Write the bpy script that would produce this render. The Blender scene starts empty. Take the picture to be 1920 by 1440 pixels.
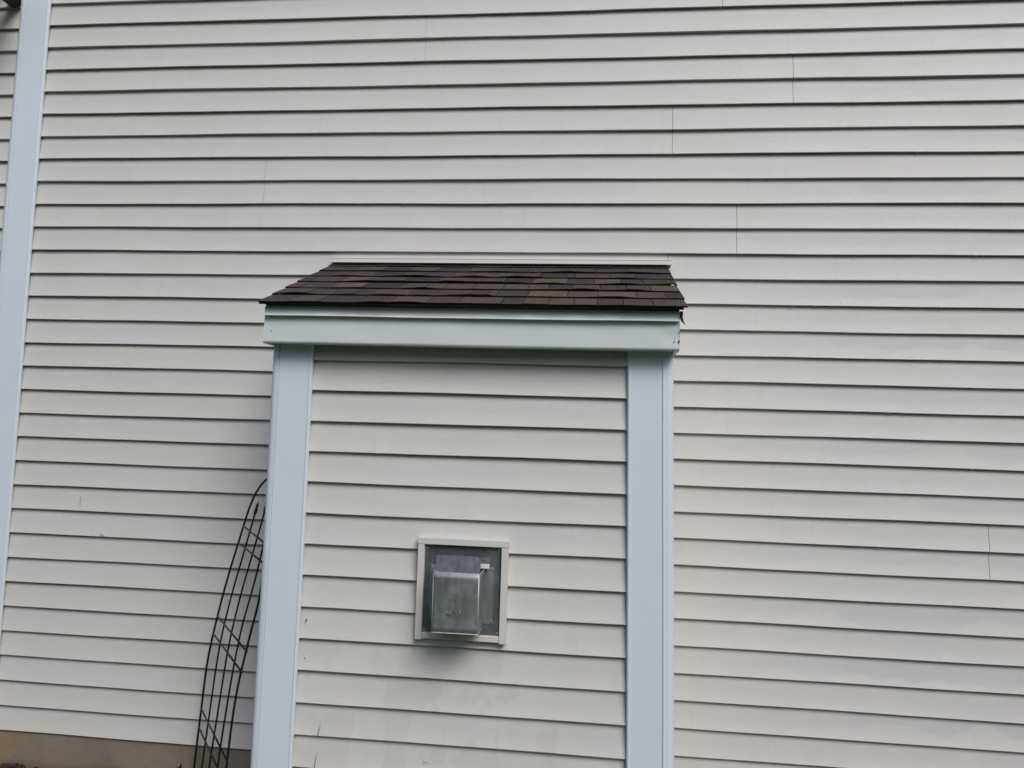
import bpy, bmesh, math, random
from mathutils import Vector, Matrix, noise
R = math.radians
sc = bpy.context.scene
col = sc.collection

# ------------------------------------------------------------------ camera
CAM = Vector((0.0, -3.71364, 1.79099))
RIGHT = Vector((0.9942303, 0.1024021, 0.0319393))
DOWN = Vector((0.0243372, 0.0746463, -0.9969131))
FWD = Vector((-0.1044701, 0.9919384, 0.0717234))
cd = bpy.data.cameras.new('camera'); cam = bpy.data.objects.new('camera', cd); col.objects.link(cam)
cd.sensor_width = 36; cd.lens = 36 * 1400 / 1920; cd.clip_start = .05; cd.clip_end = 500
m3 = Matrix((RIGHT, -DOWN, -FWD)).transposed()
cam.matrix_world = Matrix.Translation(CAM) @ m3.to_4x4()
sc.camera = cam

# ------------------------------------------------------------------ light
SUN_DIR = Vector((.62, -1.0, 1.20)).normalized()          # towards the sun
elev = math.asin(SUN_DIR.z); azi = math.atan2(SUN_DIR.x, SUN_DIR.y)
w = bpy.data.worlds.new('World'); sc.world = w; w.use_nodes = True
nt = w.node_tree; nt.nodes.clear()
sky = nt.nodes.new('ShaderNodeTexSky'); sky.sky_type = 'NISHITA'; sky.sun_disc = False
sky.sun_elevation = elev; sky.sun_rotation = azi
sky.air_density = 1.0; sky.dust_density = 2.5; sky.ozone_density = 1.0
bg = nt.nodes.new('ShaderNodeBackground'); bg.inputs[1].default_value = .085
wo = nt.nodes.new('ShaderNodeOutputWorld')
nt.links.new(sky.outputs[0], bg.inputs[0]); nt.links.new(bg.outputs[0], wo.inputs[0])
sd = bpy.data.lights.new('sun', 'SUN'); sun = bpy.data.objects.new('sun', sd); col.objects.link(sun)
sd.energy = 1.5; sd.angle = R(30); sd.color = (1.0, .975, .94)
sun.rotation_euler = SUN_DIR.to_track_quat('Z', 'Y').to_euler(); sun.location = (3, -6, 7)
vs = sc.view_settings; vs.view_transform = 'Standard'; vs.look = 'None'; vs.gamma = 1
vs.exposure = 0.46; vs.use_curve_mapping = False

# ------------------------------------------------------------------ helpers
def ray(px, py):
    return (RIGHT * ((px - 960) / 1400) + DOWN * ((py - 720) / 1400) + FWD)
def at(px, py, y):
    d = ray(px, py); t = (y - CAM.y) / d.y
    return CAM + d * t
def on_plane(px, py, p0, n):
    d = ray(px, py); return CAM + d * ((p0 - CAM).dot(n) / d.dot(n))

class MB:
    def __init__(s): s.v = []; s.f = []; s.sm = []
    def add(s, vs_, fs, smooth=False):
        b = len(s.v); s.v += [tuple(q) for q in vs_]
        for f in fs: s.f.append(tuple(b + i for i in f)); s.sm.append(smooth)
    def box(s, a, b):
        x0, y0, z0 = a; x1, y1, z1 = b
        s.add([(x0,y0,z0),(x1,y0,z0),(x1,y1,z0),(x0,y1,z0),(x0,y0,z1),(x1,y0,z1),(x1,y1,z1),(x0,y1,z1)],
              [(0,3,2,1),(4,5,6,7),(0,1,5,4),(1,2,6,5),(2,3,7,6),(3,0,4,7)])
    def hexa(s, p):                      # 8 points, bottom ring then top ring
        s.add(p, [(0,3,2,1),(4,5,6,7),(0,1,5,4),(1,2,6,5),(2,3,7,6),(3,0,4,7)])
    def extrude(s, prof, P0, P1, close=True, caps=True, smooth=False):   # prof: list of points as functions of end
        n = len(prof)
        a = [P0(q) for q in prof]; b = [P1(q) for q in prof]
        fs = [(i, (i+1) % n, n + (i+1) % n, n + i) for i in range(n if close else n-1)]
        s.add(a + b, fs, smooth)
        if caps and close:
            s.f.append(tuple(len(s.v) - 2*n + i for i in range(n))[::-1]); s.sm.append(False)
            s.f.append(tuple(len(s.v) - n + i for i in range(n))); s.sm.append(False)
    def tube(s, pts, r, seg=8, caps=True):
        pts = [Vector(p) for p in pts]; n = len(pts)
        rr = r if isinstance(r, (list, tuple)) else [r] * n
        vs_ = []; up = None
        for i, p in enumerate(pts):
            t = (pts[min(i+1, n-1)] - pts[max(i-1, 0)]).normalized()
            if up is None: up = t.orthogonal().normalized()
            up = (up - t * up.dot(t)).normalized(); sd_ = t.cross(up)
            for k in range(seg):
                a = 2 * math.pi * k / seg
                vs_.append(p + (up * math.cos(a) + sd_ * math.sin(a)) * rr[i])
        fs = [(i*seg+k, i*seg+(k+1) % seg, (i+1)*seg+(k+1) % seg, (i+1)*seg+k) for i in range(n-1) for k in range(seg)]
        s.add(vs_, fs, True)
        if caps:
            b = len(s.v) - n*seg
            s.f.append(tuple(b+k for k in range(seg))[::-1]); s.sm.append(False)
            s.f.append(tuple(b+(n-1)*seg+k for k in range(seg))); s.sm.append(False)
    def ball(s, c, r, sx=1, sy=1, sz=1, seg=8, rings=5):
        c = Vector(c); vs_ = []; fs = []
        for i in range(rings + 1):
            th = math.pi * i / rings
            for k in range(seg):
                a = 2*math.pi*k/seg
                vs_.append(c + Vector((r*sx*math.sin(th)*math.cos(a), r*sy*math.sin(th)*math.sin(a), r*sz*math.cos(th))))
        for i in range(rings):
            for k in range(seg):
                fs.append((i*seg+k, (i+1)*seg+k, (i+1)*seg+(k+1) % seg, i*seg+(k+1) % seg))
        s.add(vs_, fs, True)
    def build(s, name, mat, parent=None, fix=True, bevel=0):
        me = bpy.data.meshes.new(name); me.from_pydata(s.v, [], s.f); me.validate(clean_customdata=False)
        if len(me.polygons) == len(s.sm): me.polygons.foreach_set('use_smooth', s.sm)
        if fix:
            bm = bmesh.new(); bm.from_mesh(me); bmesh.ops.remove_doubles(bm, verts=bm.verts, dist=1e-6)
            bmesh.ops.recalc_face_normals(bm, faces=bm.faces); bm.to_mesh(me); bm.free()
        me.materials.append(mat)
        o = bpy.data.objects.new(name, me); col.objects.link(o)
        if parent: o.parent = parent; o.matrix_parent_inverse = parent_inv(parent)
        if bevel:
            b = o.modifiers.new('bevel', 'BEVEL'); b.width = bevel; b.segments = 2; b.limit_method = 'ANGLE'; b.angle_limit = R(40)
        return o
def parent_inv(p):
    m = Matrix.Identity(4); q = p
    if p.type == 'MESH': return m        # part meshes are already laid out in world space
    while q is not None:
        m = Matrix.Translation(q.location) @ m; q = q.parent
    return m.inverted()
def thing(name, label, cat, loc, group=None):
    o = bpy.data.objects.new(name, None); col.objects.link(o); o.location = loc; o.empty_display_size = .1
    o['label'] = label; o['category'] = cat
    if group: o['group'] = group
    return o
def tag(o, label, cat, group=None, kind=None):
    o['label'] = label; o['category'] = cat
    if group: o['group'] = group
    if kind: o['kind'] = kind
    return o

# ------------------------------------------------------------------ materials
class NT:
    def __init__(s, name):
        s.m = bpy.data.materials.new(name); s.m.use_nodes = True; s.t = s.m.node_tree
        s.b = s.t.nodes['Principled BSDF']
    def n(s, typ, **kw):
        q = s.t.nodes.new(typ)
        for k, v in kw.items():
            if k.startswith('i_'): q.inputs[k[2:].replace('_', ' ')].default_value = v
            else: setattr(q, k, v)
        return q
    def l(s, a, b): s.t.links.new(a, b)
    def math(s, op, a, b=None, c=None, clamp=False):
        q = s.n('ShaderNodeMath', operation=op, use_clamp=clamp)
        for i, x in enumerate((a, b, c)):
            if x is None: continue
            if isinstance(x, (int, float)): q.inputs[i].default_value = x
            else: s.l(x, q.inputs[i])
        return q.outputs[0]
    def comb(s, x, y, z=0.0):
        q = s.n('ShaderNodeCombineXYZ')
        for i, v in enumerate((x, y, z)):
            if isinstance(v, (int, float)): q.inputs[i].default_value = v
            else: s.l(v, q.inputs[i])
        return q.outputs[0]
    def noise(s, vec, scale, detail=3, rough=.5):
        q = s.n('ShaderNodeTexNoise'); s.l(vec, q.inputs['Vector'])
        q.inputs['Scale'].default_value = scale; q.inputs['Detail'].default_value = detail; q.inputs['Roughness'].default_value = rough
        return q.outputs['Fac']
    def rng(s, v, a, b, c, d, smooth=False):
        q = s.n('ShaderNodeMapRange'); s.l(v, q.inputs[0])
        if smooth: q.interpolation_type = 'SMOOTHSTEP'
        for i, x in enumerate((a, b, c, d)):
            if isinstance(x, (int, float)): q.inputs[i+1].default_value = x
            else: s.l(x, q.inputs[i+1])
        return q.outputs[0]
    def mix(s, f, a, b, mode='MIX'):
        q = s.n('ShaderNodeMix', data_type='RGBA', blend_type=mode)
        if isinstance(f, (int, float)): q.inputs[0].default_value = f
        else: s.l(f, q.inputs[0])
        for i, x in ((6, a), (7, b)):
            if isinstance(x, tuple): q.inputs[i].default_value = (*x, 1)
            else: s.l(x, q.inputs[i])
        return q.outputs[2]
    def bump(s, h, strength, dist, normal=None):
        q = s.n('ShaderNodeBump'); q.inputs['Strength'].default_value = strength; q.inputs['Distance'].default_value = dist
        s.l(h, q.inputs['Height'])
        if normal: s.l(normal, q.inputs['Normal'])
        s.l(q.outputs[0], s.b.inputs['Normal']); return q.outputs[0]
    def obj(s):
        return s.n('ShaderNodeTexCoord').outputs['Object']
    def pos(s):
        return s.n('ShaderNodeNewGeometry').outputs['Position']
    def sep(s, v):
        q = s.n('ShaderNodeSeparateXYZ'); s.l(v, q.inputs[0]); return q.outputs

def siding_material(name, dry=(.594, .588, .573), wet_sky=(.548, .560, .578), amp_bias=0.0, base_gloss=.46, damp=0.0):
    g = NT(name)
    uv = g.sep(g.n('ShaderNodeUVMap', uv_map='UVMap').outputs[0])
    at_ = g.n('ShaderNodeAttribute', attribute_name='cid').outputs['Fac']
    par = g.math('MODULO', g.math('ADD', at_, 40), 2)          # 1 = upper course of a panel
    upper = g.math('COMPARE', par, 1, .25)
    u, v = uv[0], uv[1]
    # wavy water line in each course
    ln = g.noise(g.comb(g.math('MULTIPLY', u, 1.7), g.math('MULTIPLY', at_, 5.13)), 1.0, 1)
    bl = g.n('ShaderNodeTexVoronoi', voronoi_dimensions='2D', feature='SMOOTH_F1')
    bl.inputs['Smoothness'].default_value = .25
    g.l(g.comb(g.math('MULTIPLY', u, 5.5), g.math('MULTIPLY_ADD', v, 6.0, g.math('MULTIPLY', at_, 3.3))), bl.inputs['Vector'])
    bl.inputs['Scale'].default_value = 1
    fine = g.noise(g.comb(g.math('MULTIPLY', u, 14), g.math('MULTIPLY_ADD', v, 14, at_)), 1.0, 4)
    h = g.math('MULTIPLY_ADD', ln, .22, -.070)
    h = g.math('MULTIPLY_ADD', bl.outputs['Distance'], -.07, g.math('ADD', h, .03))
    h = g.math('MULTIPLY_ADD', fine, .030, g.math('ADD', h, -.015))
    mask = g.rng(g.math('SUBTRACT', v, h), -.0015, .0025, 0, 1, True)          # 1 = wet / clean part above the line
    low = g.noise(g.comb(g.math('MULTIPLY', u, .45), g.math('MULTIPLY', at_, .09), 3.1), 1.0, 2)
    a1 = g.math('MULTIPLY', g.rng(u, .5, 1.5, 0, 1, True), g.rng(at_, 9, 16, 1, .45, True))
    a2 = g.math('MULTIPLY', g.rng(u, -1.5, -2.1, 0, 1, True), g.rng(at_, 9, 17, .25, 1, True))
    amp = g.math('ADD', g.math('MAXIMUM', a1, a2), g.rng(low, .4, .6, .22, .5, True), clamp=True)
    f = g.math('MULTIPLY', g.math('MULTIPLY', mask, amp), g.math('MULTIPLY_ADD', upper, .62, .22), clamp=True)  # alternate courses bluer: sky reflection painted in along with the water stain
    dryc = g.mix(a2, dry, (.545, .542, .512)); wet_sky_c = g.mix(a1, wet_sky, (.490, .505, .540))
    c = g.mix(f, dryc, wet_sky_c)
    # soft edged damp patches low on the bump-out
    zz = g.math('MULTIPLY_ADD', at_, -.127, v)
    pt = g.noise(g.comb(g.math('MULTIPLY', u, 5.5), g.math('MULTIPLY', zz, 3.6), 7.7), 1.0, 4, .55)
    pr_ = g.math('MULTIPLY', g.rng(at_, 6, 10, 0, 1, True), g.math('MULTIPLY', g.rng(u, -1.3, -1.2, 0, 1), g.rng(u, .2, .3, 1, 0)))
    c = g.mix(g.math('MULTIPLY', g.rng(pt, .525, .545, 0, damp, True), pr_), c, (.500, .492, .462))
    # blotches and vertical run marks
    blot = g.noise(g.comb(g.math('MULTIPLY', u, 3), g.math('MULTIPLY_ADD', v, 5, g.math('MULTIPLY', at_, 1.7))), 1.0, 5, .6)
    c = g.mix(g.rng(blot, .30, .72, .0, .15), c, (.44, .43, .40))
    run = g.noise(g.comb(g.math('MULTIPLY', u, 38), g.math('MULTIPLY_ADD', v, 2.2, g.math('MULTIPLY', at_, .3))), 1.0, 3)
    c = g.mix(g.rng(run, .56, .74, 0, .12), c, (.40, .39, .37))
    # darker tone high in each course, thin and broken
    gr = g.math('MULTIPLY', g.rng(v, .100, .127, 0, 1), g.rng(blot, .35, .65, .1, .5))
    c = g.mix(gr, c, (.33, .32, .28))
    spv = g.n('ShaderNodeTexVoronoi', feature='F1'); g.l(g.comb(u, g.math('MULTIPLY_ADD', at_, .127, v)), spv.inputs['Vector']); spv.inputs['Scale'].default_value = 7
    spn = g.noise(g.comb(u, at_), 3.0, 2)
    sp = g.math('MULTIPLY', g.math('LESS_THAN', spv.outputs['Distance'], .018), g.math('GREATER_THAN', spn, .56))
    c = g.mix(g.math('MULTIPLY', sp, .65), c, (.10, .09, .08))
    g.l(c, g.b.inputs['Base Color'])
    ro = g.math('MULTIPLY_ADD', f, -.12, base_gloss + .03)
    ro = g.math('MULTIPLY_ADD', blot, .08, ro)
    g.l(ro, g.b.inputs['Roughness']); g.b.inputs['Specular IOR Level'].default_value = .36
    grain = g.noise(g.comb(g.math('MULTIPLY', u, 9), g.math('MULTIPLY_ADD', v, 420, g.math('MULTIPLY', at_, 9))), 1.0, 4, .65)
    wav = g.noise(g.comb(g.math('MULTIPLY', u, 2.3), g.math('MULTIPLY_ADD', v, 3, at_)), 1.0, 1)
    g.l(g.mix(g.rng(grain, .42, .60, 0, .09), c, (.38, .37, .35)), g.b.inputs['Base Color'])
    n1 = g.bump(wav, .35, .012)
    g.bump(grain, .6, .0013, n1)
    return g.m
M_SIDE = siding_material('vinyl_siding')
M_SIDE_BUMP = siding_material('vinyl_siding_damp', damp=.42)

def metal_paint(name, c, rough=.4, spec=.5, dirt=.12, wave=.004):
    g = NT(name); p = g.pos()
    n = g.noise(p, 3.0, 5, .6); n2 = g.noise(p, 60, 3)
    k = g.mix(g.rng(n, .4, .7, 0, dirt), c, tuple(x * .72 for x in c))
    k = g.mix(g.rng(n2, .72, .80, 0, .2), k, tuple(x * .6 for x in c))
    g.l(k, g.b.inputs['Base Color']); g.l(g.rng(n, .3, .7, rough - .06, rough + .08), g.b.inputs['Roughness'])
    g.b.inputs['Specular IOR Level'].default_value = spec
    g.bump(g.noise(p, 5, 1), .3, wave)
    return g.m
M_POST = metal_paint('white_vinyl_trim', (.645, .705, .785), .42, .5, .08)
M_FASCIA = metal_paint('white_aluminium_fascia', (.62, .675, .695), .42, .5, .14, .006)
M_JTRIM = metal_paint('cream_trim', (.62, .612, .595), .45, .4, .10)

def simple(name, c, rough=.6, spec=.4, metallic=0, nscale=8, var=.3, bump=0, bscale=40):
    g = NT(name); p = g.pos(); n = g.noise(p, nscale, 5, .6)
    g.l(g.mix(g.rng(n, .35, .65, 0, 1), tuple(x * (1 - var) for x in c), tuple(min(1, x * (1 + var)) for x in c)), g.b.inputs['Base Color'])
    g.b.inputs['Roughness'].default_value = rough; g.b.inputs['Specular IOR Level'].default_value = spec; g.b.inputs['Metallic'].default_value = metallic
    if bump: g.bump(g.noise(p, bscale, 4, .6), .6, bump)
    return g.m
M_DARK = simple('dark_sheathing', (.03, .03, .03), .9, .2)
M_WIRE = simple('black_wire', (.007, .0065, .0065), .42, .45, 0, 60, .4)
M_LAMP = simple('dark_grey_housing', (.045, .045, .047), .5, .4)
M_RIM = simple('black_rim', (.008, .008, .008), .5, .4)
M_DRY = simple('dark_red_leaf', (.045, .012, .010), .6, .3, 0, 40, .5)
M_SCREW = simple('zinc_screw', (.35, .36, .37), .38, .5, .9, 80, .3)
M_NAIL = simple('painted_nail', (.20, .22, .24), .5, .5, 0, 80, .3)
M_SPECK = simple('dark_debris', (.02, .018, .014), .8, .2)
M_STEM = simple('dry_stem', (.06, .05, .035), .8, .2)

def shingle_mat(name, c):
    g = NT(name); p = g.pos()
    gr = g.n('ShaderNodeTexVoronoi'); g.l(p, gr.inputs['Vector']); gr.inputs['Scale'].default_value = 520
    n = g.noise(p, 9, 5, .65); n2 = g.noise(p, 130, 4, .7)
    oi = g.n('ShaderNodeObjectInfo').outputs['Random']
    k = g.mix(g.rng(n, .35, .65, 0, .5), c, tuple(x * .62 for x in c))
    k = g.mix(g.rng(n2, .45, .65, 0, .75), k, tuple(x * 1.9 + .01 for x in c))
    k = g.mix(g.rng(gr.outputs['Distance'], .0, .5, .35, 0), k, (.012, .011, .011))
    hsv = g.n('ShaderNodeHueSaturation'); g.l(k, hsv.inputs['Color']); g.l(g.rng(oi, 0, 1, .78, 1.2), hsv.inputs['Value'])
    g.l(hsv.outputs[0], g.b.inputs['Base Color']); g.b.inputs['Roughness'].default_value = .9; g.b.inputs['Specular IOR Level'].default_value = .15
    g.bump(g.math('ADD', gr.outputs['Distance'], n2), .8, .0015)
    return g.m
SH = {'D': shingle_mat('shingle_charcoal', (.044, .039, .042)), 'M': shingle_mat('shingle_grey_brown', (.066, .052, .046)),
      'B': shingle_mat('shingle_brown', (.068, .050, .043)), 'T': shingle_mat('shingle_tan', (.088, .068, .054))}
M_ASPH = simple('black_asphalt_edge', (.006, .005, .006), .9, .15)


def galv(name, tint, rough=.34, streak=1.0):
    g = NT(name); p = g.pos(); s = g.sep(p)
    v = g.comb(g.math('MULTIPLY', s[0], 60), g.math('MULTIPLY', s[1], 60), g.math('MULTIPLY', s[2], 5))
    n = g.noise(v, 1.0, 5, .65); n2 = g.noise(p, 22, 4, .6)
    c = g.mix(g.rng(n, .35, .68, 0, 1), tuple(x * .84 for x in tint), tint)
    c = g.mix(g.rng(n2, .45, .7, 0, .5), c, tuple(x * 1.35 for x in tint))
    g.l(c, g.b.inputs['Base Color']); g.b.inputs['Metallic'].default_value = .7
    g.l(g.rng(g.math('ADD', n, n2), .7, 1.3, rough - .06, rough + .2), g.b.inputs['Roughness'])
    g.bump(g.noise(p, 12, 1), .3, .0015)
    return g.m
M_GALV = galv('galvanised_steel', (.29, .32, .335), .42)
M_GALV2 = galv('galvanised_plate', (.17, .19, .20), .38)
M_DEFL = galv('stainless_deflector', (.27, .28, .33), .42)
M_EDGE = simple('cut_steel_edge', (.62, .64, .66), .35, .5, .35, 50, .15)

def foundation_mat():
    g = NT('parged_concrete'); p = g.pos(); s = g.sep(p)
    n = g.noise(p, 2.2, 5, .6); n2 = g.noise(p, 45, 4, .6)
    c = g.mix(g.rng(n, .35, .65, 0, 1), (.185, .158, .122), (.235, .208, .172))
    och = g.math('MULTIPLY', g.rng(g.noise(p, 3.7, 2), .40, .60, 0, 1, True), g.rng(s[0], -3.1, -2.55, 1, 0, True))
    c = g.mix(g.math('MULTIPLY', och, .75), c, (.270, .180, .092))
    c = g.mix(g.rng(n2, .55, .7, 0, .3), c, (.09, .08, .065))
    c = g.mix(g.rng(g.math('MULTIPLY_ADD', n, .08, s[2]), .03, .09, .6, 0), c, (.07, .05, .03))
    g.l(c, g.b.inputs['Base Color']); g.b.inputs['Roughness'].default_value = .9; g.b.inputs['Specular IOR Level'].default_value = .2
    g.bump(g.math('ADD', n2, n), .5, .004); return g.m
M_FOUND = foundation_mat()

# ------------------------------------------------------------------ ground
def lawn_mat():
    g = NT('lawn'); p = g.pos(); n = g.noise(p, 1.5, 5, .6); n2 = g.noise(p, 90, 3, .6)
    c = g.mix(g.rng(n, .3, .7, 0, 1), (.045, .085, .020), (.075, .115, .032)); c = g.mix(g.rng(n2, .4, .6, 0, .5), c, (.03, .05, .012))
    g.l(c, g.b.inputs['Base Color']); g.b.inputs['Roughness'].default_value = .9; g.bump(n2, .8, .02); return g.m
def mulch_mat():
    g = NT('mulch'); p = g.pos(); n = g.noise(p, 30, 5, .65)
    g.l(g.mix(g.rng(n, .35, .65, 0, 1), (.018, .011, .007), (.060, .034, .020)), g.b.inputs['Base Color'])
    g.b.inputs['Roughness'].default_value = .95; g.bump(n, .9, .02); return g.m
M_LAWN = lawn_mat(); M_MULCH = mulch_mat()
b = MB(); N = 40
xs = [-60 + 120 * i / N for i in range(N + 1)]; ys = [-80 + 120 * j / N for j in range(N + 1)]
b.add([(x, y, -.035) for y in ys for x in xs], [(j*(N+1)+i, j*(N+1)+i+1, (j+1)*(N+1)+i+1, (j+1)*(N+1)+i) for j in range(N) for i in range(N)])
o = b.build('lawn', M_LAWN); o['kind'] = 'structure'
b = MB(); nx, ny = 160, 26
vs_ = []
for j in range(ny + 1):
    for i in range(nx + 1):
        x = -5.2 + 10.0 * i / nx; y = .02 - 1.22 * j / ny
        z = -.012 + .016 * noise.noise(Vector((x * 5, y * 5, 0))) + .012 * noise.noise(Vector((x * 17, y * 17, 3))) + .016 * math.exp(-((x + 3.15) / .45) ** 2)
        if j in (0, ny) or i in (0, nx): z = -.045
        if j == 1: z += .0
        vs_.append((x, y, z))
b.add(vs_, [(j*(nx+1)+i, j*(nx+1)+i+1, (j+1)*(nx+1)+i+1, (j+1)*(nx+1)+i) for j in range(ny) for i in range(nx)], True)
o = b.build('mulch_bed', M_MULCH); o['kind'] = 'structure'
rnd = random.Random(5); b = MB()
for k in range(3600):
    x = rnd.uniform(-4.4, 3.6); y = -rnd.random() ** 1.3 * 1.1 - .01; z = .004 + rnd.random() * .012 + .014 * math.exp(-((x + 3.15) / .45) ** 2)
    L = rnd.uniform(.012, .045); W_ = rnd.uniform(.004, .011); T = rnd.uniform(.002, .005)
    m = Matrix.Translation((x, y, z)) @ Matrix.Rotation(rnd.uniform(0, 6.3), 4, 'Z') @ Matrix.Rotation(rnd.uniform(-.4, .4), 4, 'Y') @ Matrix.Rotation(rnd.uniform(-.6, .6), 4, 'X')
    b.hexa([m @ Vector(q) for q in [(-L,-W_,-T),(L,-W_*.6,-T),(L,W_*.6,-T),(-L,W_,-T),(-L,-W_,T),(L,-W_*.6,T),(L,W_*.6,T),(-L,W_,T)]])
o = b.build('bark_mulch', M_MULCH, fix=False); o['kind'] = 'stuff'; o['label'] = 'loose dark brown bark mulch along the foot of the wall'; o['category'] = 'mulch'

# added wood, unseen behind the camera: blocks the low sky and mirrors in the steel
def wood_mat():
    g = NT('foliage'); p = g.pos(); n = g.noise(p, 1.3, 6, .65)
    g.l(g.mix(g.rng(n, .35, .65, 0, 1), (.020, .036, .012), (.060, .090, .030)), g.b.inputs['Base Color']); g.b.inputs['Roughness'].default_value = .9
    g.b.inputs['Specular IOR Level'].default_value = .2; g.bump(g.noise(p, 5, 5, .7), 1, .3); return g.m
b = MB(); nx, nz = 220, 26; vs_ = []
for j in range(nz + 1):
    for i in range(nx + 1):
        a = R(-200 + 220 * i / nx); f = j / nz
        crown = 8.5 + 2.2 * noise.noise(Vector((a * 7, 0, 0))) + 1.0 * noise.noise(Vector((a * 25, 2, 0)))
        z = -.3 + crown * math.sin(f * math.pi * .62) / math.sin(math.pi * .5)
        rad = 19 + (f - .3) * (f > .3) * 5 + 1.6 * noise.noise(Vector((a * 11, z * .6, 5))) + .7 * noise.noise(Vector((a * 40, z * 1.7, 9)))
        x, y = rad * math.cos(a), -3 + rad * math.sin(a)
        vs_.append((x, y, z))
b.add(vs_, [(j*(nx+1)+i, j*(nx+1)+i+1, (j+1)*(nx+1)+i+1, (j+1)*(nx+1)+i) for j in range(nz) for i in range(nx)], False)
o = b.build('sky_block_wood', wood_mat(), fix=False); tag(o, 'added dense green wood, unseen behind the camera, blocking the low sky', 'wood', kind='stuff')

# ------------------------------------------------------------------ siding
S = .127
def wob(u, k, seed):
    return .0011 * math.sin(u * 1.9 + k * 2.1 + seed) + .0008 * math.sin(u * 4.3 + k * 5.7 + seed * 2) + .0005 * math.sin(u * 9.1 + k * 1.3)
def panel(u0, u1, zbot, kbot, parent, W, courses=2, seed=0., top_extra=.010, clip_top=None, name='siding_panel'):
    """one vinyl panel of `courses` laps; zbot = z of its lowest edge; W(u, out, z) -> world"""
    n = max(2, int((u1 - u0) / .16)); us = [u0 + (u1 - u0) * i / n for i in range(n + 1)]
    prof = []                             # (out, z, course)
    for c in range(courses - 1, -1, -1):
        zb = zbot + c * S; top = zb + S
        if c == courses - 1: prof.append((-.0184, top + top_extra, c))
        prof.append((-.0170, top + (0 if c == courses - 1 else .0005), c))
        prof += [(-.0085, zb + S * .52, c), (-.0016, zb + .0060, c), (-.0003, zb + .0030, c), (0.0, zb + .0012, c), (-.0012, zb, c)]
        if c == 0: prof += [(-.0110, zb + .0010, c), (-.0115, zb + .0065, c)]
        else: prof += [(-.0168, zb + .0004, c)]
    if clip_top is not None: prof = [(o_, min(z_, clip_top), c_) for o_, z_, c_ in prof]
    vs_ = []; fs = []; uvs = []; cids = []
    m_ = len(prof)
    for u in us:
        for (o_, z_, c_) in prof:
            dz = wob(u, kbot - c_, seed); do = .0007 * math.sin(u * 3.1 + kbot * 1.7 + c_ * 2 + seed)
            vs_.append(W(u, o_ + do, z_ + dz))
    for i in range(n):
        for j in range(m_ - 1):
            if prof[j][2] == prof[j + 1][2] or True:
                a = i * m_ + j
                fs.append((a, a + 1, a + m_ + 1, a + m_))
                c_ = prof[j + 1][2]; zb = zbot + c_ * S
                uvs.append(((us[i], prof[j][1] - zb), (us[i], prof[j+1][1] - zb), (us[i+1], prof[j+1][1] - zb), (us[i+1], prof[j][1] - zb)))
                cids.append(float(kbot - 1 - c_ + seed * 2 * 0 + (0)))
    me = bpy.data.meshes.new(name); me.from_pydata(vs_, [], fs)
    ul = me.uv_layers.new(name='UVMap'); k = 0
    for q in uvs:
        for t in q: ul.data[k].uv = t; k += 1
    a = me.attributes.new('cid', 'FLOAT', 'FACE'); a.data.foreach_set('value', [c + seed * 11 for c in cids] if False else cids)
    me.polygons.foreach_set('use_smooth', [True] * len(fs))
    # sharp only at the fold under each lap
    sharp = me.attributes.new('sharp_edge', 'BOOLEAN', 'EDGE')
    foldj = {j for j in range(m_) if abs(prof[j][0] + .0012) < 1e-6 or abs(prof[j][0] + .0168) < 1e-6 or abs(prof[j][0] + .0170) < 1e-6}
    for e in me.edges:
        i0, i1 = e.vertices
        if abs(i0 - i1) == m_ and (i0 % m_) in foldj: sharp.data[e.index].value = True
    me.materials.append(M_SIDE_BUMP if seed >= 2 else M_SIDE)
    o = bpy.data.objects.new(name, me); col.objects.link(o); o.parent = parent; o.matrix_parent_inverse = parent_inv(parent)
    return o

WALL_Z0 = 4.0                           # height of lap edge 0; lap k is at WALL_Z0 - k*S
BX0, BX1, BY = -1.337, .331, -.716      # bump-out outer faces of its corner posts
house = thing('house', 'cream lap sided house wall with white corner post, behind the small roofed bump-out', 'house', (-.5, 0, 0))
Wmain = lambda u, o_, z: (u, -o_, z)
XL, XR = -3.075, 3.9
seams = {0: [.6185], 2: [-.908], 4: [.967], 6: [.380], 8: [-1.747, 1.92 + .5], 10: [.701], 12: [.369], 22: [1.858]}
seams_out = {-2: [1.3], -4: [-.4], -6: [1.1], 14: [2.6], 16: [2.9], 18: [2.45], 20: [3.0], 24: [2.7], 26: [3.2], 28: [2.5], 30: [2.95]}
for kb in range(-6, 31, 2):             # kb = index of the panel's lower edge
    zb = WALL_Z0 - kb * S
    sm = [x for x in seams.get(kb, seams_out.get(kb, [])) if XL + .2 < x < XR]
    spans = [(XL, XR)]
    if kb > 12: spans = [(XL, BX0 + .022), (BX1 - .022, XR)]
    for a, c in spans:
        cuts = [a] + sorted(x for x in sm if a + .1 < x < c - .1) + [c]
        for i in range(len(cuts) - 1):
            gp = .0004 if kb in (2, 8) else .0009
            panel(cuts[i] + (gp if i else 0), cuts[i+1] - (gp if i < len(cuts) - 2 else 0), zb, kb, house, Wmain, seed=0.0)
# short run of siding beyond the corner post
Wleft = lambda u, o_, z: (u, .012 - o_, z)
for kb in range(-6, 31, 2): panel(-4.7, -3.225, WALL_Z0 - kb * S - .008, kb, house, Wleft, seed=1.0)
b = MB(); b.box((-4.7, .030, .0), (3.9, .20, WALL_Z0 + 8 * S)); b.build('wall_sheathing', M_DARK, house)
b = MB(); b.box((-4.7, .012, -.05), (3.9, .0295, .186)); b.build('foundation', M_FOUND, house)

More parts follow.
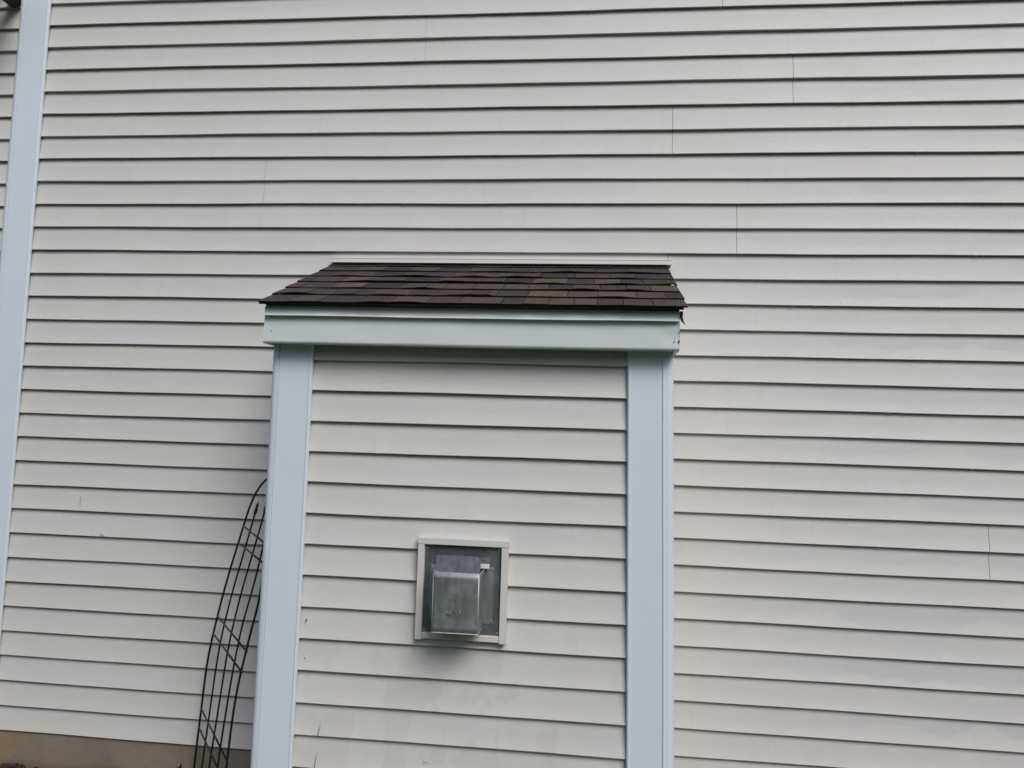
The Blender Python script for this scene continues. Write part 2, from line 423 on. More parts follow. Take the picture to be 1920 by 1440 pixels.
# corner posts -----------------------------------------------------------
def post_profile(w_, r, side=.10, lip=.016, ridge=False):
    """plan outline: x from inner lip (0) to outer corner (w_), y out of the wall = negative; returns closed thin outline"""
    gv = [(w_ - r - .0110, .0036), (w_ - r - .0095, -.0004), (w_ - r - .0080, -.0006), (w_ - r - .0030, .0026)] if ridge else [(w_ - r - .0095, .0036), (w_ - r - .0088, .0085), (w_ - r - .0066, .0085), (w_ - r - .0058, .0012), (w_ - r - .0035, .0)]
    o_ = [(0, lip), (0, .0105), (.0035, .0020), (.0075, .0), (.0105, .0006), (.0125, .0036), *gv, (w_ - r - .002, .0028), (w_ - r, .0030)]
    for i in range(1, 8):
        a = math.pi / 2 * i / 8; o_.append((w_ - r + r * math.sin(a), .0030 + r - r * math.cos(a)))
    o_ += [(w_, r + .003), (w_, side), (w_ - .012, side)]
    o_ += [(w_ - .004 - .004, r + .02), (w_ - r, .0135), (.006, .0135), (.006, lip)]
    return o_
def post(xin, sgn, yf, z0, z1, width, r, parent, side=.12, lean=0.0, ridge=False):
    b = MB(); pr = post_profile(width, r, side, ridge=ridge)
    n = 14; zs = [z0 + (z1 - z0) * i / n for i in range(n + 1)]; m_ = len(pr); vs_ = []
    for i, z in enumerate(zs):
        dx = .0012 * math.sin(z * 2.3 + xin) + lean * (2.15 - z) ; dy = .0010 * math.sin(z * 3.1 + xin * 3)
        vs_ += [(xin + sgn * x + dx, yf + y + dy, z) for x, y in pr]
    fs = [(i*m_+j, i*m_+(j+1) % m_, (i+1)*m_+(j+1) % m_, (i+1)*m_+j) for i in range(n) for j in range(m_)]
    b.add(vs_, fs, False)
    b.f.append(tuple(range(m_))); b.sm.append(False); b.f.append(tuple(n*m_+j for j in range(m_))); b.sm.append(False)
    o = b.build('corner_post', M_POST, parent)
    return o
post(-3.042, -1, -.018, .16, WALL_Z0 + 7.5 * S, .194, .038, house, side=.045)
# eave above the far left stretch, just above the picture
b = MB(); b.box((-4.7, -.42, 4.30), (-3.30, .02, 4.33)); b.build('soffit', M_FASCIA, house)
b = MB(); b.box((-4.7, -.44, 4.29), (-3.29, -.4215, 4.45)); b.build('eave_board', M_FASCIA, house)

# ------------------------------------------------------------------ bump-out
bump = thing('bump_out', 'boxed bump-out with cream siding, white posts and small brown shingled roof', 'bump-out', (-.5, -.36, 0))
ZB = 2.0902
PX0, PX1 = -1.1555, .1455              # inner lips of its posts
Wfront = lambda u, o_, z: (u, -.700 - o_, z)
# laps: k = 0 at ZB ; panels end on odd k
for kb in range(1, 16, 2):
    zb = ZB - kb * S
    panel(PX0 - .02, PX1 + .06, zb, kb, bump, Wfront, seed=2.0, clip_top=2.155)
Wls = lambda u, o_, z: (BX0 + .020 - o_, u, z)
Wrs = lambda u, o_, z: (BX1 - .020 + o_, u, z)
for kb in range(1, 16, 2):
    zb = ZB - kb * S
    panel(-.64, .0, zb, kb, bump, Wls, seed=3.0, clip_top=2.155, top_extra=.01)
    panel(-.64, .0, zb, kb, bump, Wrs, seed=4.0, clip_top=2.155, top_extra=.01)
b = MB(); b.box((BX0 + .05, -.675, .02), (BX1 - .05, .03, 2.16)); b.build('core', M_DARK, bump)
b = MB(); b.box((BX0 + .04, -.684, -.05), (BX1 - .04, .0, .180)); b.build('foundation', M_FOUND, bump)
post(PX0, -1, BY, .16, 2.152, PX0 - BX0, .030, bump, side=.11, lean=-.0015)
post(PX1, 1, BY, .16, 2.152, BX1 - PX1, .036, bump, side=.11, lean=.0155, ridge=True)

# roof -------------------------------------------------------------------
RT = Vector((0, 0, 2.662)); RE_Y, RE_Z = -.832, 2.3135
SL = Vector((0, RE_Y, RE_Z - 2.662)); SLEN = SL.length; sd_ = SL.normalized(); RN = Vector((0, sd_.z, -sd_.y)).normalized()
if RN.z < 0: RN = -RN
def roof_pt(x, t, h):                  # t = distance up from the eave, h above deck
    return Vector((x, 0, 0)) + Vector((0, RE_Y, RE_Z)) - sd_ * t + RN * (h - .009)
roof = MB()
roof.hexa([roof_pt(-1.335, .03, -.018), roof_pt(.366 - .03, .03, -.018), roof_pt(.355, SLEN - .005, -.018), roof_pt(-1.335, SLEN - .005, -.018),
           roof_pt(-1.335, .03, -.001), roof_pt(.366 - .03, .03, -.001), roof_pt(.355, SLEN - .005, -.001), roof_pt(-1.335, SLEN - .005, -.001)])
roof = roof.build('roof', simple('roof_deck', (.03, .027, .025), .9, .2), bump)
EXPO = .143
rows = [
 [(483,'D'),(542,'M'),(595,'D'),(671,'B'),(729,'M'),(800,'M'),(859,'M'),(939,'D'),(980,'T'),(1028,'B'),(1076,'T'),(1120,'B'),(1170,'B'),(1226.6,'B'),(1291,0)],
 [(512,'M'),(574.6,'D'),(618,'M'),(661.6,'D'),(694,'B'),(765,'M'),(817,'B'),(880,'M'),(914,'M'),(929.5,'B'),(989,'T'),(1063.6,'B'),(1122,'T'),(1195,'M'),(1250.5,'D'),(1283,0)],
 [(541,'M'),(561,'D'),(620,'T'),(678,'D'),(751,'M'),(796,'M'),(831,'B'),(886,'M'),(941.5,'M'),(989,'B'),(1028,'D'),(1073,'T'),(1126,'D'),(1176,'B'),(1222,'T'),(1276.5,0)],
 [(566,'M'),(579,'B'),(636,'T'),(684.6,'B'),(758,'D'),(820,'M'),(879,'B'),(945,'D'),(998,'T'),(1063.6,'D'),(1114,'T'),(1165.5,'D'),(1207,'M'),(1262.5,'D'),(1271,0)],
 [(590,'D'),(618,'M'),(645.6,'B'),(700.6,'D'),(751,'B'),(792,'D'),(847,'B'),(888,'B'),(927,'M'),(965,'B'),(1013,'D'),(1061,'M'),(1078,'B'),(1145,'M'),(1193,'D'),(1266,0)],
 [(612,'M'),(664,'B'),(719,'D'),(765,'M'),(820,'D'),(879,'M'),(929.5,'B'),(989,'D'),(1011,'M'),(1066,'B'),(1116,'D'),(1179,'M'),(1262,0)],
 [(620,'D'),(700,'M'),(790,'D'),(880,'B'),(960,'D'),(1050,'M'),(1150,'D'),(1259,0)]]
rnd = random.Random(11)
P0 = roof_pt(0, 0, .009)
def shingle(x0, x1, t0, t1, hb, lift, mat):
    b = MB(); n = max(2, int((x1 - x0) / .03)); th = .0062; vs_ = []
    for i in range(n + 1):
        f = i / n; x = x0 + (x1 - x0) * f
        dt = rnd.uniform(-.0015, .0015); lf = lift[0] * (1 - f) + lift[1] * f + lift[2] * math.sin(math.pi * f)
        h = hb + lf
        vs_ += [roof_pt(x, t0 + dt, h), roof_pt(x, t0 + .06, max(.0078, hb - .0020 + lf * .35)), roof_pt(x, t1, .0042), roof_pt(x, t1, .0006), roof_pt(x, t0 + dt, h - th)]
    fs = []
    for i in range(n):
        a = i * 5; c = a + 5
        for j in range(5): fs.append((a + j, a + (j + 1) % 5, c + (j + 1) % 5, c + j))
    b.add(vs_, fs); b.f.append((0, 1, 2, 3, 4)); b.sm.append(False); b.f.append(tuple(n*5 + q for q in (4, 3, 2, 1, 0))); b.sm.append(False)
    o = b.build('shingle', SH[mat], roof, fix=False); me = o.data; me.materials.append(M_ASPH)
    for k_, f_ in enumerate(me.polygons):
        if k_ >= n * 5 or k_ % 5 in (3, 4): f_.material_index = 1
    return o
for r, row in enumerate(rows):
    t0 = r * EXPO
    # pixel row at which this butt edge lies: march across in x only
    def X_at(px):
        # find x so that the butt point projects to px
        x = -.5
        for _ in range(12):
            p = roof_pt(x, t0, .010) - CAM; u = p.dot(RIGHT) / p.dot(FWD) * 1400 + 960
            x += (px - u) * p.dot(FWD) / 1400
        return x
    prev_l = rnd.uniform(0, .002)
    for i in range(len(row) - 1):
        x0, x1 = X_at(row[i][0]), X_at(row[i+1][0])
        if i == 0: x0 = -1.3545 + rnd.uniform(-.004, .004)
        if i == len(row) - 2: x1 = .3665 + rnd.uniform(-.005, .005)
        kind = row[i][1]
        base = .0108 if kind != 'D' else .0090
        nl = rnd.choice([0, 0, .001, .003, .006]) if r else rnd.choice([0, 0, .0015])
        if i == 0: prev_l = 0
        if i == len(row) - 2: nl = 0
        shingle(x0 + .0013, x1 - .0013, t0 + rnd.uniform(-.002, .002), min(SLEN - .002, t0 + EXPO + .012), base, (prev_l, nl, rnd.choice([0, 0, 0, .003, -.001])), kind)
        prev_l = nl
# starter strip under the first course, and a curled scrap of underlayment at the right end
b = MB(); b.hexa([roof_pt(-1.352, .006, -.006), roof_pt(.350, .006, -.006), roof_pt(.350, .14, -.002), roof_pt(-1.352, .14, -.002),
                  roof_pt(-1.352, .006, .0035), roof_pt(.350, .006, .0035), roof_pt(.350, .14, .0005), roof_pt(-1.352, .14, .0005)])
b.build('starter_strip', SH['D'], roof)
b = MB(); q = [(.346, -.800, 2.300), (.3445, -.8, 2.275), (.350, -.803, 2.258), (.358, -.806, 2.246)]
wd = [.008, .008, .005, .0008]
vs_ = []
for (x, y, z), w_ in zip(q, wd): vs_ += [(x - w_, y, z), (x + w_ * .5, y - .002, z), (x + w_ * .5, y + .0005, z), (x - w_, y + .0025, z)]
b.add(vs_, [(i*4+j, i*4+(j+1) % 4, (i+1)*4+(j+1) % 4, (i+1)*4+j) for i in range(3) for j in range(4)]); b.f += [(0,1,2,3), (12,13,14,15)]; b.sm += [False, False]
b.build('underlayment_scrap', M_RIM, roof)
# underside, rake boards
for x0, x1 in ((-1.340, -1.324), (.322, .338)):
    b = MB(); y1 = -.003
    prof = [(-.783, 2.146), (y1, 2.146), (y1, 2.630), (-.783, 2.306)]
    b.extrude(prof, lambda q_, x0=x0: (x0, q_[0], q_[1]), lambda q_, x1=x1: (x1, q_[0], q_[1])); b.build('rake_board', M_FASCIA, bump)
b = MB(); b.box((-1.323, -.770, 2.152), (.321, -.66, 2.158)); b.build('soffit', M_FASCIA, bump)

# fascia: bent sheet with a dent near its right end
FX0, FX1, FY = -1.3425, .3395, -.785
b = MB(); nx, nz = 70, 12; vs_ = []
def dent(x, z):
    d = .0008 * math.sin(x * 5 + 1) + .0006 * math.sin(x * 13 + z * 20)
    # crease running down to the right, ending at the lower nail
    ax, az, bx, bz = .235, 2.262, .325, 2.190
    t = max(0, min(1, ((x-ax)*(bx-ax)+(z-az)*(bz-az)) / ((bx-ax)**2+(bz-az)**2)))
    r_ = math.hypot(x - ax - (bx-ax)*t, z - az - (bz-az)*t)
    d += .0034 * math.exp(-(r_ / .024) ** 2) * (.25 + t)
    d -= .0022 * math.exp(-(((x - .30) / .03) ** 2 + ((z - 2.235) / .02) ** 2))
    if z < 2.17: d += .0
    return d
for j in range(nz + 1):
    for i in range(nx + 1):
        f = i / nx; x = FX0 + (FX1 - FX0) * (f if f < .75 else f); z = 2.1465 + (2.300 - 2.1465) * j / nz
        vs_.append((x, FY + dent(x, z), z + (.0012 * math.sin(x * 4) if j == 0 else 0)))
fs = [(j*(nx+1)+i, j*(nx+1)+i+1, (j+1)*(nx+1)+i+1, (j+1)*(nx+1)+i) for j in range(nz) for i in range(nx)]
b.add(vs_, fs, True)
# returns: underside and ends
vs_ = [(FX0 + (FX1-FX0)*i/nx, FY + dent(FX0 + (FX1-FX0)*i/nx, 2.1465), 2.1465 + .0012 * math.sin((FX0 + (FX1-FX0)*i/nx) * 4)) for i in range(nx+1)]
vs_ += [(v[0], -.758, v[2] + .001) for v in vs_]
b.add(vs_, [(i, nx+1+i, nx+2+i, i+1) for i in range(nx)])
b.add([(FX0, FY, 2.1465), (FX0, -.745, 2.1465), (FX0, -.745, 2.300), (FX0, FY, 2.300)], [(0,1,2,3)])
b.add([(FX1, FY, 2.1465), (FX1, -.745, 2.1465), (FX1, -.745, 2.300), (FX1, FY, 2.300)], [(0,1,2,3)])
fascia = b.build('fascia', M_FASCIA, bump, fix=True)
b = MB(); b.box((FX0 + .004, -.776, 2.152), (FX1 - .004, -.7705, 2.300)); b.build('fascia_backing', M_DARK, bump)
for px, py in ((509, 595.5), (508.8, 620), (1264.6, 606.6), (1263.8, 641)):
    p = at(px, py, FY - .001); b = MB(); b.ball(p, .0026, 1, .35, 1); b.build('nail', M_NAIL, fascia)
# small snips in the right hand return
for z, h in ((2.2165, .003), (2.178, .010)):
    b = MB(); b.box((FX1 - .004, FY - .0012, z), (FX1 + .0008, FY + .01, z + h)); b.build('snip', M_RIM, fascia)
# drip edge
b = MB(); n = 40; pr = [(-.7865, 2.314), (-.7900, 2.290), (-.7950, 2.2690), (-.8010, 2.2635), (-.8045, 2.2600), (-.8035, 2.2585), (-.790, 2.2625), (-.7875, 2.2640), (-.7868, 2.300)]
vs_ = []
for i in range(n + 1):
    x = -1.336 + 1.671 * i / n; dz = .0010 * math.sin(x * 3.7) + .0005 * math.sin(x * 11); dy = .0008 * math.sin(x * 6)
    vs_ += [(x, y + dy, z + dz) for y, z in pr]
m_ = len(pr)
b.add(vs_, [(i*m_+j, i*m_+(j+1) % m_, (i+1)*m_+(j+1) % m_, (i+1)*m_+j) for i in range(n) for j in range(m_)])
b.f.append(tuple(range(m_))); b.sm.append(False); b.f.append(tuple(n*m_+j for j in range(m_))); b.sm.append(False)
b.build('drip_edge', M_FASCIA, bump)
# channel trim above the roof
b = MB(); b.box((-1.349, -.027, 2.6665), (.384, .012, 2.6865)); b.box((-1.350, -.0285, 2.6868), (.385, .012, 2.6895)); b.build('roof_channel', metal_paint('pale_channel_trim', (.72, .70, .68), .45, .4, .04), bump)

# ------------------------------------------------------------------ vent
vent = thing('wall_vent', 'galvanised steel heater vent with open topped hood in a cream square frame on bump-out', 'vent', (-.495, -.70, 1.17))
VF = -.728
def rect_px(x0, y0, x1, y1, y): 
    a = at(x0, y0, y); c = at(x1, y1, y); return a.x, c.x, a.z, c.z
A = at(783.3, 1007.3, VF); B_ = at(953.5, 1014.5, VF); C_ = at(947.5, 1208, VF); D_ = at(778.2, 1199.5, VF)
X0, X1 = (A.x + D_.x) / 2, (B_.x + C_.x) / 2; Z1, Z0 = (A.z + B_.z) / 2, (C_.z + D_.z) / 2
TW = .0265
for nm, a, c in (('top', (X0 - .002, Z1 - TW), (X1 + .002, Z1)), ('l', (X0, Z0), (X0 + TW, Z1 - TW - .0006)), ('r', (X1 - TW, Z0), (X1, Z1 - TW - .0006)), ('b', (X0 + TW + .0006, Z0 + .004), (X1 - TW - .0006, Z0 + TW + .001))):
    b = MB(); y0 = VF - (.002 if nm == 'top' else 0) + (.003 if nm == 'b' else 0)
    b.box((a[0], y0, a[1]), (c[0], -.690, c[1])); b.build('frame_board', M_JTRIM, vent, bevel=.0018)
IX0, IX1, IZ0, IZ1 = X0 + TW, X1 - TW, Z0 + TW, Z1 - TW
PLY = -.712
b = MB(); b.box((IX0 + .003, PLY, IZ0 + .002), (IX1 - .003, -.700, IZ1 - .003)); plate = b.build('back_plate', M_GALV2, vent, bevel=.0008)
b = MB(); b.box((IX0 - .002, -.6995, IZ0 - .001), (IX1 + .002, -.692, IZ1 + .001)); b.build('opening', M_DARK, vent)
def screw(px, py, y, par, r=.0052):
    p = at(px, py, y - .001); b = MB(); b.ball(p, r, 1, .55, 1, 10, 6)
    b.tube([p + Vector((0, 0, 0)), p + Vector((0, .004, 0))], r * 1.5, 10); b.build('screw', M_SCREW, par)
for px, py in ((801.5, 1027.8), (935.8, 1031.5), (795, 1180), (931.7, 1188.4)): screw(px, py, PLY, plate)
# flange plate
HF = -.852; FL = -.7145
hx0 = at(809.6, 1130, HF).x - .0; hx1 = at(898, 1130, HF).x
hzt = at(854, 1075, HF).z; hzb = at(850, 1188.5, HF).z
fx0, fx1 = at(807, 1060, FL).x, at(926.5, 1064, FL).x
fz1, fz0 = at(926, 1064, FL).z, at(924, 1170.5, FL).z
b = MB(); b.box((fx0, FL, fz0), (fx1, PLY - .0003, fz1)); flange = b.build('flange', M_GALV, vent, bevel=.0006)
for px, py in ((922.7, 1068.5), (920.5, 1165.5), (810, 1064)): screw(px, py, FL, flange, .0036)
# hood: front, two sides, floor; open at the top, rounded vertical corners, rolled rim
b = MB(); rr = .010; th = .0016
def hood_path(off):
    pts = [(hx0 + off, FL)]
    for i in range(7):
        a = math.pi / 2 * i / 6; pts.append((hx0 + rr - (rr - off) * math.cos(a), HF + rr - (rr - off) * math.sin(a)))
    for i in range(7):
        a = math.pi / 2 * i / 6; pts.append((hx1 - rr + (rr - off) * math.sin(a), HF + rr - (rr - off) * math.cos(a)))
    pts.append((hx1 - off, FL)); return pts
po, pi_ = hood_path(0), hood_path(th); n = len(po)
nz = 10
def hz(f, y):                            # top edge steps up slightly toward the wall
    return hzb + (hzt - hzb) * f
vs_ = []
for f in [i / nz for i in range(nz + 1)]:
    for x, y in po: vs_.append((x, y + .0012 * math.sin(f * 5) * (1 if y < HF + .02 else 0), hz(f, y)))
vs_o = len(vs_)
for f in [i / nz for i in range(nz + 1)]:
    for x, y in pi_: vs_.append((x, y + .0012 * math.sin(f * 5) * (1 if y < HF + .02 else 0), hz(f, y)))
fs = []
for k in (0, 1):
    base = k * vs_o
    fs += [(base + j*n+i, base + j*n+i+1, base + (j+1)*n+i+1, base + (j+1)*n+i) for j in range(nz) for i in range(n-1)]
fs += [(nz*n+i, nz*n+i+1, vs_o+nz*n+i+1, vs_o+nz*n+i) for i in range(n-1)]
b.add(vs_, fs, True)
b.add([(x, y, hzb) for x, y in po] , [tuple(range(n))[::-1]])
b.add([(x, y, hzb + .002) for x, y in pi_] , [tuple(range(n))])
hood = b.build('hood', M_GALV, vent)
b = MB(); b.tube([(x, y, hzt + .0003) for x, y in hood_path(.0008)], .0014, 6); b.build('rim', M_EDGE, hood)
b = MB(); b.tube([(hx1 - .0035, HF + .0030, hzb + .003), (hx1 - .0035, HF + .0030, hzt - .003)], .0020, 6); b.tube([(hx0 + .002, HF + .004, hzb + .003), (hx0 + .002, HF + .004, hzt - .003)], .0014, 6); b.build('corner_seam', M_EDGE, hood)
b = MB(); b.tube([(x, y, hzb + .001) for x, y in hood_path(.0004)], .0018, 6); b.build('bottom_hem', M_EDGE, hood)
# embossed lettering on the hood front
def P3(px, py): p = at(px, py, HF); return Vector((p.x, HF - .0002, p.z))
def arc(cx, cy, rx, ry, a0, a1, n=10): return [P3(cx + rx * math.cos(R(a0 + (a1-a0)*i/n)), cy - ry * math.sin(R(a0 + (a1-a0)*i/n))) for i in range(n + 1)]
b = MB(); er = .0011
for pts in (arc(852, 1115, 3.0, 4.6, -10, 200), [P3(850, 1119.6), P3(854, 1119.8)], arc(856.5, 1130.5, 3.4, 3.2, 10, 150), [P3(854.5, 1134), P3(858.5, 1134)],
            arc(845, 1137.5, 1.6, 2.0, 20, 150),
            arc(852, 1151, 3.4, 5.8, 0, 360, 18), [P3(857.5, 1146), P3(864.5, 1146.3)], [P3(861.5, 1146.3), P3(861.3, 1156.5)],
            [P3(838.5, 1145.5), P3(838, 1156)], [P3(844, 1145.7), P3(843.6, 1156.3)], [P3(838.3, 1150.5), P3(843.8, 1150.8)]):
    b.tube(pts, er, 6)
b.build('embossed_lettering', M_GALV, hood)
# deflector rising out of the hood with one rounded corner
DY = -.805
dl, dr = at(817.2, 1060, DY).x, at(900.8, 1060, DY).x; dt_ = at(858, 1042.5, DY).z; db = hzt - .014
out = [(dl, db), (dr, db)]
rc = .020
for i in range(9):
    a = math.pi / 2 * i / 8; out.append((dr - rc + rc * math.cos(a), dt_ - rc + rc * math.sin(a)))
rc2 = .006
for i in range(5):
    a = math.pi / 2 * i / 4; out.append((dl + rc2 - rc2 * math.sin(a), dt_ - rc2 + rc2 * math.cos(a)))
tilt = lambda z: (z - hzt) * .09
b = MB(); b.extrude(out, lambda q_: (q_[0], DY + tilt(q_[1]), q_[1]), lambda q_: (q_[0], DY + .0016 + tilt(q_[1]), q_[1])); defl = b.build('deflector', M_DEFL, vent)
# bracket strip and bright bent lip behind it
b = MB(); p = at(817, 1041.5, FL - .001); q_ = at(918.8, 1060, FL - .001)
b.box((p.x, FL - .0022, q_.z), (q_.x, FL - .0004, at(900, 1045, FL).z)); br = b.build('bracket', M_DEFL, vent)
b = MB(); a1 = at(901, 1057, FL - .003); a2 = at(918.2, 1063.5, FL - .003)
b.hexa([(a1.x - .08, FL - .020, a2.z - .004), (a2.x, FL - .020, a2.z - .004), (a2.x, FL - .002, a1.z - .0015), (a1.x - .08, FL - .002, a1.z - .0015),
        (a1.x - .08, FL - .020, a2.z - .003), (a2.x, FL - .020, a2.z - .003), (a2.x, FL - .002, a1.z), (a1.x - .08, FL - .002, a1.z)])
b.build('bent_lip', M_EDGE, br)
screw(908.3, 1049.5, FL - .002, br, .0036)

# ------------------------------------------------------------------ trellis
tr = thing('trellis', 'black wire garden trellis with spear tips leaning between the wall and the bump-out', 'trellis', (-1.8, -.36, 0))
Yl, Yr = -.10, -.633
def yw(w_): return Yl + (Yr - Yl) * w_
paths = {
 0.0: [(502,895),(490,907),(478.5,924.8),(470,944.6),(463,965.4),(456.7,985.8),(447.3,1017.5),(431.7,1065),(419,1111),(408,1154.6),(400,1187),(391.7,1223),(385.4,1256.7),(378,1328.5),(368.8,1396),(363.5,1440)],
 .25: [(476.5,968.5),(460.8,1023.8),(448,1067.5),(435.8,1109),(428,1140),(416.5,1185),(409,1225),(402,1270),(394,1330),(384,1400),(377.5,1440)],
 .5: [(494.5,965),(485.8,996.7),(465,1067.5),(453,1108),(445,1140),(433,1187),(425.5,1228),(418,1272),(408,1340),(397.5,1403),(391.3,1440)],
 .75: [(493,1028),(478.5,1088),(470,1118),(463,1140),(451.5,1180),(443.5,1222),(433,1275),(422,1345),(412.5,1405),(407,1440)],
 1.0: [(487,1119.6),(483,1140),(474,1169),(463.5,1212),(455,1248),(445,1286),(435.4,1344),(430,1398),(423.5,1440)]}
wires = {}
for w_, pl in paths.items():
    pts = [at(px, py, yw(w_)) for px, py in pl]
    # down to the soil
    d = (pts[-1] - pts[-2]).normalized(); d.x *= .5; d.normalize()
    pts.append(pts[-1] + d * ((pts[-1].z + .03) / -d.z))
    wires[w_] = pts
def smooth(pts, it=3):
    pts = [pts[0]] + [pts[i-1] * .2 + pts[i] * .6 + pts[i+1] * .2 for i in range(1, len(pts) - 1)] + [pts[-1]]
    for _ in range(it):
        q_ = [pts[0]]
        for a, c in zip(pts, pts[1:]): q_ += [a.lerp(c, .25), a.lerp(c, .75)]
        pts = q_ + [pts[-1]]
    return pts
def clampx(p):
    return Vector((min(p.x, -1.3475), p.y, p.z))
# hidden upper ends behind the post
L0 = wires[0.0]; R0 = wires[1.0]
top_z = L0[0].z + .055
arch = []
Rtop = [Vector((-1.352, yw(1), R0[0].z + .12)), Vector((-1.3485, yw(1), L0[0].z - .22)), Vector((-1.3485, yw(.97), L0[0].z - .10))]
arch = R0[::-1] + Rtop + [Vector((-1.352, yw(.85), L0[0].z - .0)), Vector((-1.375, yw(.6), top_z)), Vector((-1.44, yw(.35), top_z + .01)), Vector((-1.515, yw(.12), L0[0].z + .035))] + L0
b = MB(); b.tube([clampx(p) if p.y < -.2 else p for p in smooth(arch)], .0051, 8); b.build('outer_wire', M_WIRE, tr)
def finial(p, d):
    b = MB(); d = d.normalized()
    b.tube([p - d * .004, p + d * .012, p + d * .022, p + d * .040, p + d * .046, p + d * .052, p + d * .064, p + d * .076], [.0035, .0055, .0085, .0070, .0040, .0085, .0040, .0006], 6)
    b.build('spear_tip', M_WIRE, tr)
for w_, zt in ((.25, None), (.5, None), (.75, L0[0].z - .10)):
    pts = wires[w_]
    if zt: pts = [Vector((min(-1.345, pts[0].x + .03), pts[0].y, zt))] + pts
    pts = smooth(pts); b = MB(); b.tube(pts, .0043, 8); b.build('wire', M_WIRE, tr)
    finial(pts[0], (pts[0] - pts[3]))
def wire_at(w_, z):
    pts = wires[w_] if w_ in wires else None
    if w_ == 1.0: pts = [Rtop[2], Rtop[1], Rtop[0]] + wires[1.0]
    for a, c in zip(pts, pts[1:]):
        if (a.z - z) * (c.z - z) <= 0 and a.z != c.z: return a.lerp(c, (a.z - z) / (a.z - c.z))
    return pts[0]
for px, py in ((456.7, 985.8), (447.3, 1017.5), (408.3, 1154.6), (400, 1187), (377.5, 1328.5), (373.5, 1363)):
    z = at(px, py, Yl).z
    a, c = wire_at(0.0, z), wire_at(1.0, z); d = (c - a).normalized()
    off = Vector((.0, -.006, 0)); c = Vector((min(c.x, -1.352), c.y, c.z))
    b = MB(); mid = [wire_at(w_, z) for w_ in (.25, .5)]
    b.tube([a + off * .5, c + d * .016], .0042, 8); b.build('crossbar', M_WIRE, tr)

# ------------------------------------------------------------------ small things
lp = at(-56, -62, -.30)
lamp = thing('wall_lamp', 'dark grey rounded lamp housing with black rim, cut off at upper left corner', 'lamp', (lp.x, -.30, lp.z))
b = MB(); b.ball(lp, .128, 1, .7, 1, 32, 16); b.build('housing', M_LAMP, lamp)
b = MB(); pts = [lp + Vector((.134 * math.cos(a), -.03, .134 * math.sin(a))) for a in [2 * math.pi * i / 48 for i in range(49)]]; b.tube(pts, .011, 8); b.build('rim', M_RIM, lamp)
b = MB(); b.tube([lp + Vector((0, .05, 0)), (lp.x, .010, lp.z)], .04, 16); b.build('mounting_arm', M_LAMP, lamp)

# dark red sprig poking out of the mulch
sp = at(336, 1444, -.12)
b = MB(); base = Vector((sp.x - .004, -.12, -.01)); b.tube([base, Vector((sp.x, -.12, sp.z - .004))], .0018, 6)
rnd = random.Random(4)
for ang, L in ((70, .050), (20, .040), (160, .042), (195, .034), (-10, .026), (120, .022)):
    d = Vector((math.cos(R(ang)), rnd.uniform(-.4, .4), math.sin(R(ang)))).normalized(); sdv = d.cross(Vector((0, 1, 0))).normalized() * (.0085 if L > .035 else .006)
    o0 = Vector((sp.x, -.12, sp.z - .004)); t_ = Vector((0, -.0018, 0))
    ring = [o0, o0 + d * L * .35 + sdv, o0 + d * L * .62 + sdv * .5, o0 + d * L, o0 + d * L * .6 - sdv * .6, o0 + d * L * .3 - sdv]
    b.add([p for p in ring] + [p + t_ for p in ring], [(0,1,2,3,4,5), (11,10,9,8,7,6)] + [(i, (i+1) % 6, 6+(i+1) % 6, 6+i) for i in range(6)])
o = b.build('leaf_sprig', M_DRY); tag(o, 'small dark red leaf sprig beside the foot of the black trellis', 'leaf')

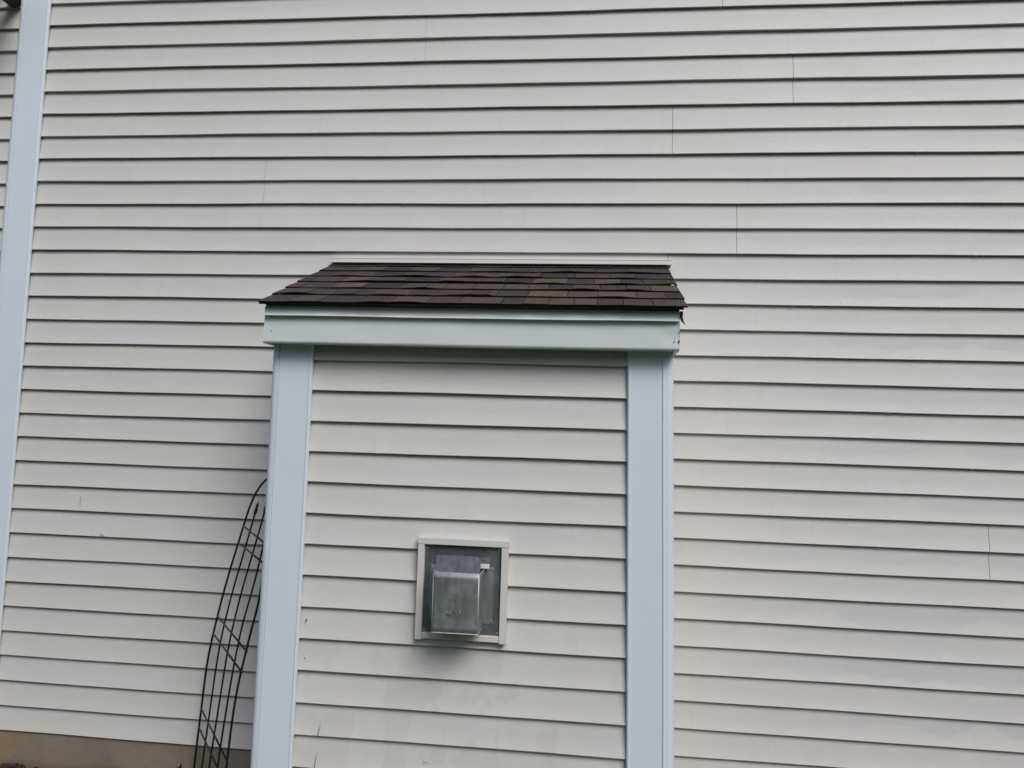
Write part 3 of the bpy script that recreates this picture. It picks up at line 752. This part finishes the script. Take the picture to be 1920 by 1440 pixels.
def stem(name, pts, y, r, mat, label, cat):
    b = MB(); q_ = [at(px, py, y) for px, py in pts]; b.tube(q_, [r] * (len(q_) - 1) + [r * .4], 5); o = b.build(name, mat); tag(o, label, cat); return o
stem('dry_stem', [(594.8, 1382.5), (598, 1368), (601.5, 1356.5)], -.704, .0010, M_STEM, 'thin dry stem stuck to bump-out siding near left post, the upper of two', 'stem')
stem('dry_stem', [(589.5, 1439), (591.5, 1424), (594.8, 1411)], -.704, .0010, M_STEM, 'thin dry stem stuck to bump-out siding near left post, the lower of two', 'stem')
stem('dry_stem', [(793.5, 1428), (798, 1429.5), (806, 1432)], -.702, .0009, M_STEM, 'short curved dry stem lying nearly level on lowest bump-out siding in view', 'stem')
stem('seed_husk', [(572.3, 1165.5), (574.5, 1162.6), (576.2, 1160.3)], -.706, .0024, M_SPECK, 'dark slanted seed husk stuck on bump-out siding beside left post', 'husk')
stem('seed_husk', [(570.2, 1233), (571.6, 1235.5)], -.706, .0022, M_SPECK, 'tiny round dark husk on siding just below the slanted one', 'husk')
stem('dry_stem', [(151.5, 931), (150.3, 940), (149.5, 948)], -.010, .0008, M_STEM, 'hair thin dry stem on left wall siding right of white corner post', 'stem')
stem('leaf_scrap', [(187, 1000.5), (191, 1002), (193.5, 1005), (197, 1006.8)], -.004, .0012, M_STEM, 'grey leaf scrap on left wall siding above a lap edge', 'leaf')

# water drops hanging under the laps, too many to name
M_WATER = NT('water'); M_WATER.b.inputs['Base Color'].default_value = (.62, .64, .64, 1); M_WATER.b.inputs['Roughness'].default_value = .08
M_WATER.b.inputs['Transmission Weight'].default_value = .55; M_WATER.b.inputs['IOR'].default_value = 1.33
M_WATER.l(M_WATER.rng(M_WATER.noise(M_WATER.pos(), 30), .3, .7, .05, .15), M_WATER.b.inputs['Roughness'])
rnd = random.Random(21); b = MB()
for kb in range(-2, 23, 2):
    for _ in range(13 if kb < 14 else 5):
        x = rnd.uniform(-3.0, 3.0); x = x if kb < 12 or x < BX0 or x > BX1 else 2.2 * rnd.random() + .4
        if rnd.random() < .4: x2 = x + rnd.uniform(.02, .09)
        else: x2 = None
        for q_ in (x, x2):
            if q_ is None: continue
            r_ = rnd.uniform(.0022, .0042); z = WALL_Z0 - kb * S + wob(q_, kb, 0) - r_ * .4
            b.ball((q_, .0035, z), r_, 1.5, .9, .8, 6, 4)
for k in (3, 5):
    for _ in range(9):
        x = rnd.uniform(PX0, PX1); r_ = rnd.uniform(.002, .0034); b.ball((x, -.6965, ZB - k * S + wob(x, k, 2) - r_ * .4), r_, 1.5, .9, .8, 6, 4)
o = b.build('water_drops', M_WATER.m, fix=False); tag(o, 'tiny water drops hanging under the edges of the siding laps', 'water drops', kind='stuff')
